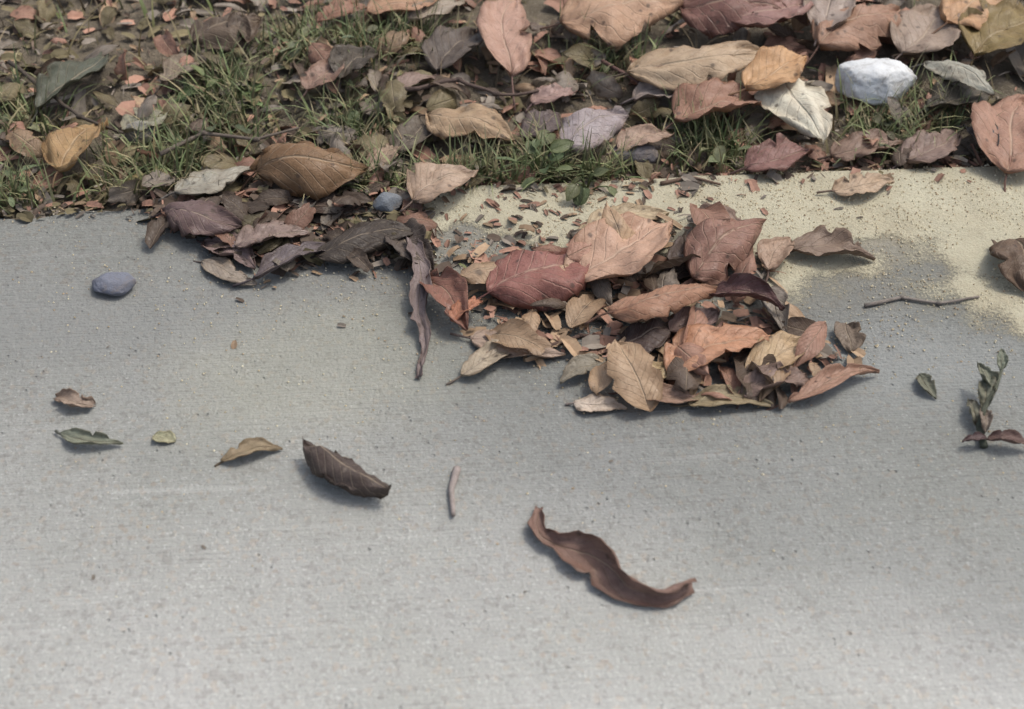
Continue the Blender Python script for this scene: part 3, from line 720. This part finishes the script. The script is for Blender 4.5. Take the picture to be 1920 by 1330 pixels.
# grass: thin green and straw blades through the bed, nobody could count them
def blades(count, srange, trange, seed, dens=None):
    r = random.Random(seed); V, F, CO = [], [], []
    k = 0
    while k < count:
        s, t_ = r.uniform(*srange), r.uniform(*trange)
        hub = k % 2 == 0
        if hub:
            wx = r.choice(W_); wp = gp(wx[1], wx[2], .01); s, t_ = w2st(wp); s += r.gauss(0, .022); t_ += r.gauss(0, .022); t_ = min(t_, -.006)
        if not hub and r.random() > (.25 + .75 * sstep(.15, -.15, s)) * (.4 + 1.2 * max(0, .5 + N(s * 9, t_ * 9, 5))): continue
        k += 1
        p = st2w(s, t_, soil_z(s, t_) - .002)
        L = r.uniform(.018, .055); az = r.uniform(0, 6.283); lean = r.uniform(.2, 1.25); wd = r.uniform(.0005, .0018)
        d = Vector((math.cos(az), math.sin(az), 0)); sd2 = Vector((-d.y, d.x, 0))
        col = r.choice([(126, 124, 84), (108, 118, 76), (140, 128, 94), (152, 136, 108), (130, 114, 90), (98, 110, 72)])
        q = r.uniform(.8, 1.15); col = lin([c * q for c in (r.choice([(122, 130, 90), (106, 120, 82), (130, 130, 96), (138, 130, 100)]) if hub else col)])
        i0 = len(V); cur = p.copy(); ang = lean * .3
        for m_ in range(5):
            wv = wd * (1 - m_ / 4.3); V += [cur - sd2 * wv, cur + sd2 * wv]; CO += [col, col]
            ang += lean * .28; cur = cur + (d * math.sin(ang) + Vector((0, 0, math.cos(ang)))) * L / 4
            cur.z = max(cur.z, p.z + .006)
        for m_ in range(4): a = i0 + 2 * m_; F.append((a, a + 1, a + 3, a + 2))
    return V, F, CO
def col_attr(me, CO):
    a = me.color_attributes.new('col', 'FLOAT_COLOR', 'POINT')
    a.data.foreach_set('color', [x for c in CO for x in (*c, 1)])
V, F, CO = blades(6800, (-1.4, 1.4), (-1.1, -.004), 3)
me = mesh('grass', V, F); col_attr(me, CO)
tag(link('grass', me, M_grass), 'thin olive and straw grass blades growing through the leaf litter', 'grass', kind='stuff')

# ------------------------------------------------------------------ small litter leaves (individuals) and crumbs
VAR = []
for k in range(14):
    r = random.Random(700 + k)
    shp_ = ['ovate', 'lance', 'torn', 'round'][k % 4]
    V, F, UV = leaf_verts(.034, .034 * (.36 if shp_ == 'lance' else r.uniform(.5, .7)), r.uniform(20, 90), r.uniform(-60, 70), shp_, 700 + k, .13, nu=10, nv=6)
    me = mesh('small_leaf', V, F); add_uv(me, UV); me.materials.append(M_leaf); VAR.append((me, V, shp_))
SHAPEWORD = {'ovate': 'oval', 'lance': 'narrow', 'torn': 'torn', 'round': 'rounded'}
STOPS = ['next', 'beside', 'behind', 'under', 'over', 'overlapping', 'resting', 'lying', 'among', 'bowed', 'standing', 'propped', 'between', 'with', 'tucked', 'cupped', 'hidden', 'near', 'slanting', 'above', 'curled', 'by', 'in', 'at', 'on', 'flat']
PAL = {
 'olive':  ((104, 96, 72), 'olive-brown litter leaf'),
 'grey':   ((122, 114, 104), 'grey-brown litter leaf'),
 'umber':  ((86, 74, 64), 'dark umber litter leaf'),
 'rose':   ((144, 112, 96), 'rosy brown litter leaf'),
 'tan':    ((150, 128, 104), 'light tan litter leaf'),
}
def pal_at(s, r):
    q = sstep(-.12, .14, s)
    keys = ['olive', 'grey', 'umber', 'rose', 'tan']
    wl = [.36, .26, .18, .13, .07]; wr = [.10, .16, .20, .34, .20]
    return r.choices(keys, [a + (b - a) * q for a, b in zip(wl, wr)])[0]
r = random.Random(55); cnt = 0
def in_view(p): 
    o = Vector(cam.location); d = p - o
    zc = d.y * cp - d.z * sp; yc = d.y * sp + d.z * cp
    return abs(d.x / zc) < TX * 1.0 and -TY < yc / zc < TY * 1.0
while cnt < 290:
    px, py = r.uniform(-10, 1930), r.uniform(-10, 400)
    p = gp(px, py, .01); s, t_ = w2st(p)
    if t_ > (-.004 if s > -.02 else .006) : continue
    kind = pal_at(s, r); col, lb = PAL[kind]
    vi = r.randrange(14); me, V = VAR[vi][:2]
    sz = r.uniform(.020, .042); 
    rot = Matrix.Rotation(r.uniform(0, 6.28), 4, 'Z') @ Matrix.Rotation(R(r.gauss(0, 22)), 4, 'Y') @ Matrix.Rotation(R(r.gauss(0, 28)), 4, 'X') @ Matrix.Scale(sz / .034, 4)
    mz = min((rot @ q).z for q in V)
    o = link('small_leaf', me)
    o.matrix_world = Matrix.Translation((p.x, p.y, soil_z(s, min(t_, 0)) + r.uniform(-.002, .010) - mz)) @ rot
    q = r.uniform(1.0, 1.75); o.color = (*[c * q for c in lin(col)], 1)
    near = min(ANCH, key=lambda a: (a[0].x - p.x) ** 2 + (a[0].y - p.y) ** 2)[1].split()
    for stop in STOPS:
        if stop in near[2:]: near = near[:near.index(stop, 2)]
    tag(o, 'small %s %s beside the %s' % (SHAPEWORD[VAR[vi][2]], lb, ' '.join(near[:9])), 'leaf', kind + ' small litter leaves of the bed'); cnt += 1

HEAP = [(830, 470), (930, 440), (1120, 420), (1300, 400), (1440, 430), (1480, 560), (1560, 640), (1640, 690), (1560, 735), (1330, 755), (1170, 740), (1060, 700), (900, 670), (820, 600)]
SPILL = [(215, 372), (420, 350), (720, 350), (860, 380), (840, 520), (700, 490), (560, 505), (440, 500), (380, 460), (260, 430)]
def zpx(poly):
    xs = [a for a, _ in poly]; ys = [b for _, b in poly]
    while True:
        x, y = r.uniform(min(xs), max(xs)), r.uniform(min(ys), max(ys)); ins = False
        for (x0, y0), (x1, y1) in zip(poly, poly[1:] + poly[:1]):
            if (y0 > y) != (y1 > y) and x < (x1 - x0) * (y - y0) / (y1 - y0) + x0: ins = not ins
        if ins: return x, y
def inner(poly):
    cx = sum(a for a, _ in poly) / len(poly); cy = sum(b for _, b in poly) / len(poly)
    x, y = zpx(poly); k = r.random() ** .7
    x, y = cx + (x - cx) * (1 - .22 * k) + r.gauss(0, 16), cy + (y - cy) * (1 - .22 * k) + r.gauss(0, 9)
    return x, y
for poly, cn, where, keys, smax in ((HEAP, 50, 'heap', ['rose', 'rose', 'tan', 'tan', 'grey', 'umber'], .064), (SPILL, 40, 'spill', ['umber', 'umber', 'grey', 'rose', 'olive'], .040)):
    for k in range(cn):
        x, y = inner(poly); p = gp(x, y, .005)
        if 1130 < x < 1290 and 575 < y < 680: continue
        kind = r.choice(keys); col, lb = PAL[kind]
        vi = r.randrange(14); me, V = VAR[vi][:2]; sz = r.uniform(.024, smax)
        rot = Matrix.Rotation(r.uniform(0, 6.28), 4, 'Z') @ Matrix.Rotation(R(r.gauss(0, 14)), 4, 'Y') @ Matrix.Rotation(R(r.gauss(0, 18)), 4, 'X') @ Matrix.Scale(sz / .034, 4)
        mz = min((rot @ q).z for q in V); o = link('heap_leaf' if where == 'heap' else 'edge_leaf', me)
        o.matrix_world = Matrix.Translation((p.x, p.y, top_z(p.x, p.y) + r.uniform(.0005, .006) - mz)) @ rot
        q = r.uniform(1.1, 1.6) if where == 'heap' else r.uniform(.7, 1.1); o.color = (*[c * q for c in lin(col)], 1)
        near = min(HANCH, key=lambda a: (a[0].x - p.x) ** 2 + (a[0].y - p.y) ** 2)[1].split()
        for stop in STOPS + ['leaning', 'tilted', 'folded', 'lying', 'hooked', 'wedged', 'along', 'poking', 'touching', 'laid', 'sunk', 'drooping', 'bunched', 'curling']:
            if stop in near[2:]: near = near[:near.index(stop, 2)]
        tag(o, 'small %s %s tucked against the %s' % (SHAPEWORD[VAR[vi][2]], lb.replace('litter leaf', 'leaf'), ' '.join(near[:7]) + (' in the heap' if where == 'heap' else ' at the slab edge')), 'leaf', kind + (' leaves filling the heap' if where == 'heap' else ' leaves spilled on the slab edge'))

# crumbs: broken leaf, bark and needle bits too small to pick apart, and the litter past the frame
V, F, CO = [], [], []
def crumb(p, L, W, az, tilt, col, lift):
    M = Matrix.Translation((p.x, p.y, p.z + lift)) @ Matrix.Rotation(az, 4, 'Z') @ Matrix.Rotation(tilt, 4, 'Y') @ Matrix.Rotation(tilt * .7 + .2, 4, 'X')
    i0 = len(V); c = r.uniform(.1, .5)
    for u in (-.5, -.18, .18, .5):
        wv = W * (.35 if abs(u) > .4 else .5) * r.uniform(.7, 1.2); zz = -c * L * u * u
        for q in (-1, 0, 1): V.append(M @ Vector((u * L, q * wv, zz + abs(q) * W * c * .6))); CO.append(col)
    for i in range(3):
        for j in range(2): a = i0 + i * 3 + j; F.append((a, a + 3, a + 4, a + 1))
for k in range(5200):
    far = k > 3300
    s = r.uniform(-1.3, 1.3) if far else r.uniform(-.52, .52)
    t_ = r.uniform(-1.1, 0) if far else -r.random() ** 1.3 * .45
    kind = pal_at(s, r); q = r.uniform(.9, 1.8); col = [c * q for c in lin(PAL[kind][0])]
    L = r.uniform(.02, .045) if (r.random() < .06 or far and r.random() < .5 and (abs(s) > .5 or t_ < -.42)) else min(.022, .003 + r.expovariate(190))
    crumb(st2w(s, t_, soil_z(s, t_)), L, L * r.choice([.08, .12, .3, .5, .7]), r.uniform(0, 6.28), r.gauss(0, .3), col, r.uniform(0, .006))
for k in range(6200):                                             # the litter goes on past the frame, and fills the thin far corner
    if k < 900: s, t_ = r.uniform(-.55, .0), r.uniform(-.45, -.08)
    else:
        s, t_ = r.uniform(-1.5, 1.5), r.uniform(-1.25, -.01)
        if abs(s) < .46 and t_ > -.36: continue
    kind = pal_at(s + r.gauss(0, .1), r); q = r.uniform(.8, 1.6); col = [c * q for c in lin(PAL[kind][0])]
    L = r.uniform(.008, .02) if k < 900 else r.uniform(.012, .06)
    crumb(st2w(s, t_, soil_z(s, t_)), L, L * r.choice([.1, .4, .5, .65]), r.uniform(0, 6.28), r.gauss(0, .3), col, r.uniform(0, .01))
for k in range(650):                                              # bits blown onto the concrete near the edge
    s = r.gauss(.0, .28); t_ = abs(r.gauss(0, .07))
    if s < -.28 and t_ > .03 or s > .16 and r.random() < .85: continue
    if r.random() > .35 + .65 * math.exp(-((s - .05) / .22) ** 2): continue
    p = st2w(s, t_); p.z = top_z(p.x, p.y)
    kind = r.choice(['rose', 'tan', 'grey', 'umber', 'rose']); q = r.uniform(.7, 1.1)
    L = r.uniform(.003, .012); crumb(p, L, L * r.uniform(.2, .6), r.uniform(0, 6.28), r.gauss(0, .15), [c * q for c in lin(PAL[kind][0])], .001)
for k in range(26):                                               # a few specks far out on the slab
    s = r.uniform(-.5, .5); t_ = r.uniform(.08, .8); p = st2w(s, t_); p.z = top_z(p.x, p.y)
    L = r.uniform(.0015, .005); crumb(p, L, L * .5, r.uniform(0, 6.28), 0, [c * .9 for c in lin(PAL['grey'][0])], .0006)
for poly, cn, pal in ((HEAP, 800, ['rose', 'rose', 'tan', 'tan', 'grey']), (SPILL, 900, ['umber', 'grey', 'rose', 'umber', 'olive'])):
    for k in range(cn):                                           # broken matter packed between the spilled leaves
        p = gp(*inner(poly)); p.z = top_z(p.x, p.y); kind = r.choice(pal); q = r.uniform(.7, 1.4); L = .004 + min(.02, r.expovariate(130))
        crumb(p, L, L * r.choice([.1, .3, .5, .7]), r.uniform(0, 6.28), r.gauss(0, .25), [c * q for c in lin(PAL[kind][0])], r.uniform(.0006, .007))
for k in range(1500):                                             # crumbled litter along the slab edge
    s = r.uniform(-.7, .7); t_ = r.gauss(0, .011) + .012 * N(s * 14, 2, 2); p = st2w(s, t_); p.z = top_z(p.x, p.y) if t_ > .012 else max(soil_z(s, t_), -.004)
    kind = pal_at(s, r); q = r.uniform(.6, 1.3); L = .003 + min(.014, r.expovariate(200))
    crumb(p, L, L * r.choice([.1, .3, .5, .7]), r.uniform(0, 6.28), r.gauss(0, .3), [c * q for c in lin(PAL[kind][0])], r.uniform(0, .003))
me = mesh('leaf_crumbs', V, F, False); col_attr(me, CO)
tag(link('leaf_crumbs', me, M_crumb), 'broken crumbs of dry leaf and bark covering the bed and concrete edge', 'leaf crumbs', kind='stuff')

# sand grains
V, F, CO = [], [], []
for k in range(11000):
    s = r.gauss(.22, .26); t_ = abs(r.gauss(.0, .13)) + .006
    if N(s * 20, t_ * 20, 4.4) < r.uniform(-.6, .25): continue
    if k > 9800:
        s, t_ = r.uniform(-.6, .6), r.uniform(.01, .75) ** 1.5
        if N(s * 5, t_ * 5, 7.4) < r.uniform(-.1, .5): continue
    a = r.uniform(.0003, .0011) * (1 if k < 9800 else .7)
    p = st2w(s, t_); p.z = top_z(p.x, p.y) + a * .3
    col = lin(r.choice([(202, 190, 160), (192, 178, 148), (212, 204, 180), (172, 154, 128), (205, 196, 170)]))
    i0 = len(V)
    for d in ((1, 0, 0), (-1, 0, 0), (0, 1, 0), (0, -1, 0), (0, 0, 1), (0, 0, -1)):
        V.append(p + Vector(d) * a * r.uniform(.7, 1.3)); CO.append(col)
    for x in (0, 1):
        for y in (2, 3):
            for z in (4, 5): F.append((i0 + x, i0 + y, i0 + z))
me = mesh('sand_grains', V, F, False); col_attr(me, CO)
bm = bmesh.new(); bm.from_mesh(me); bmesh.ops.recalc_face_normals(bm, faces=bm.faces); bm.to_mesh(me); bm.free()
tag(link('sand_grains', me, M_grain), 'loose sand grains and grit sprinkled over the concrete', 'sand grains', kind='stuff')
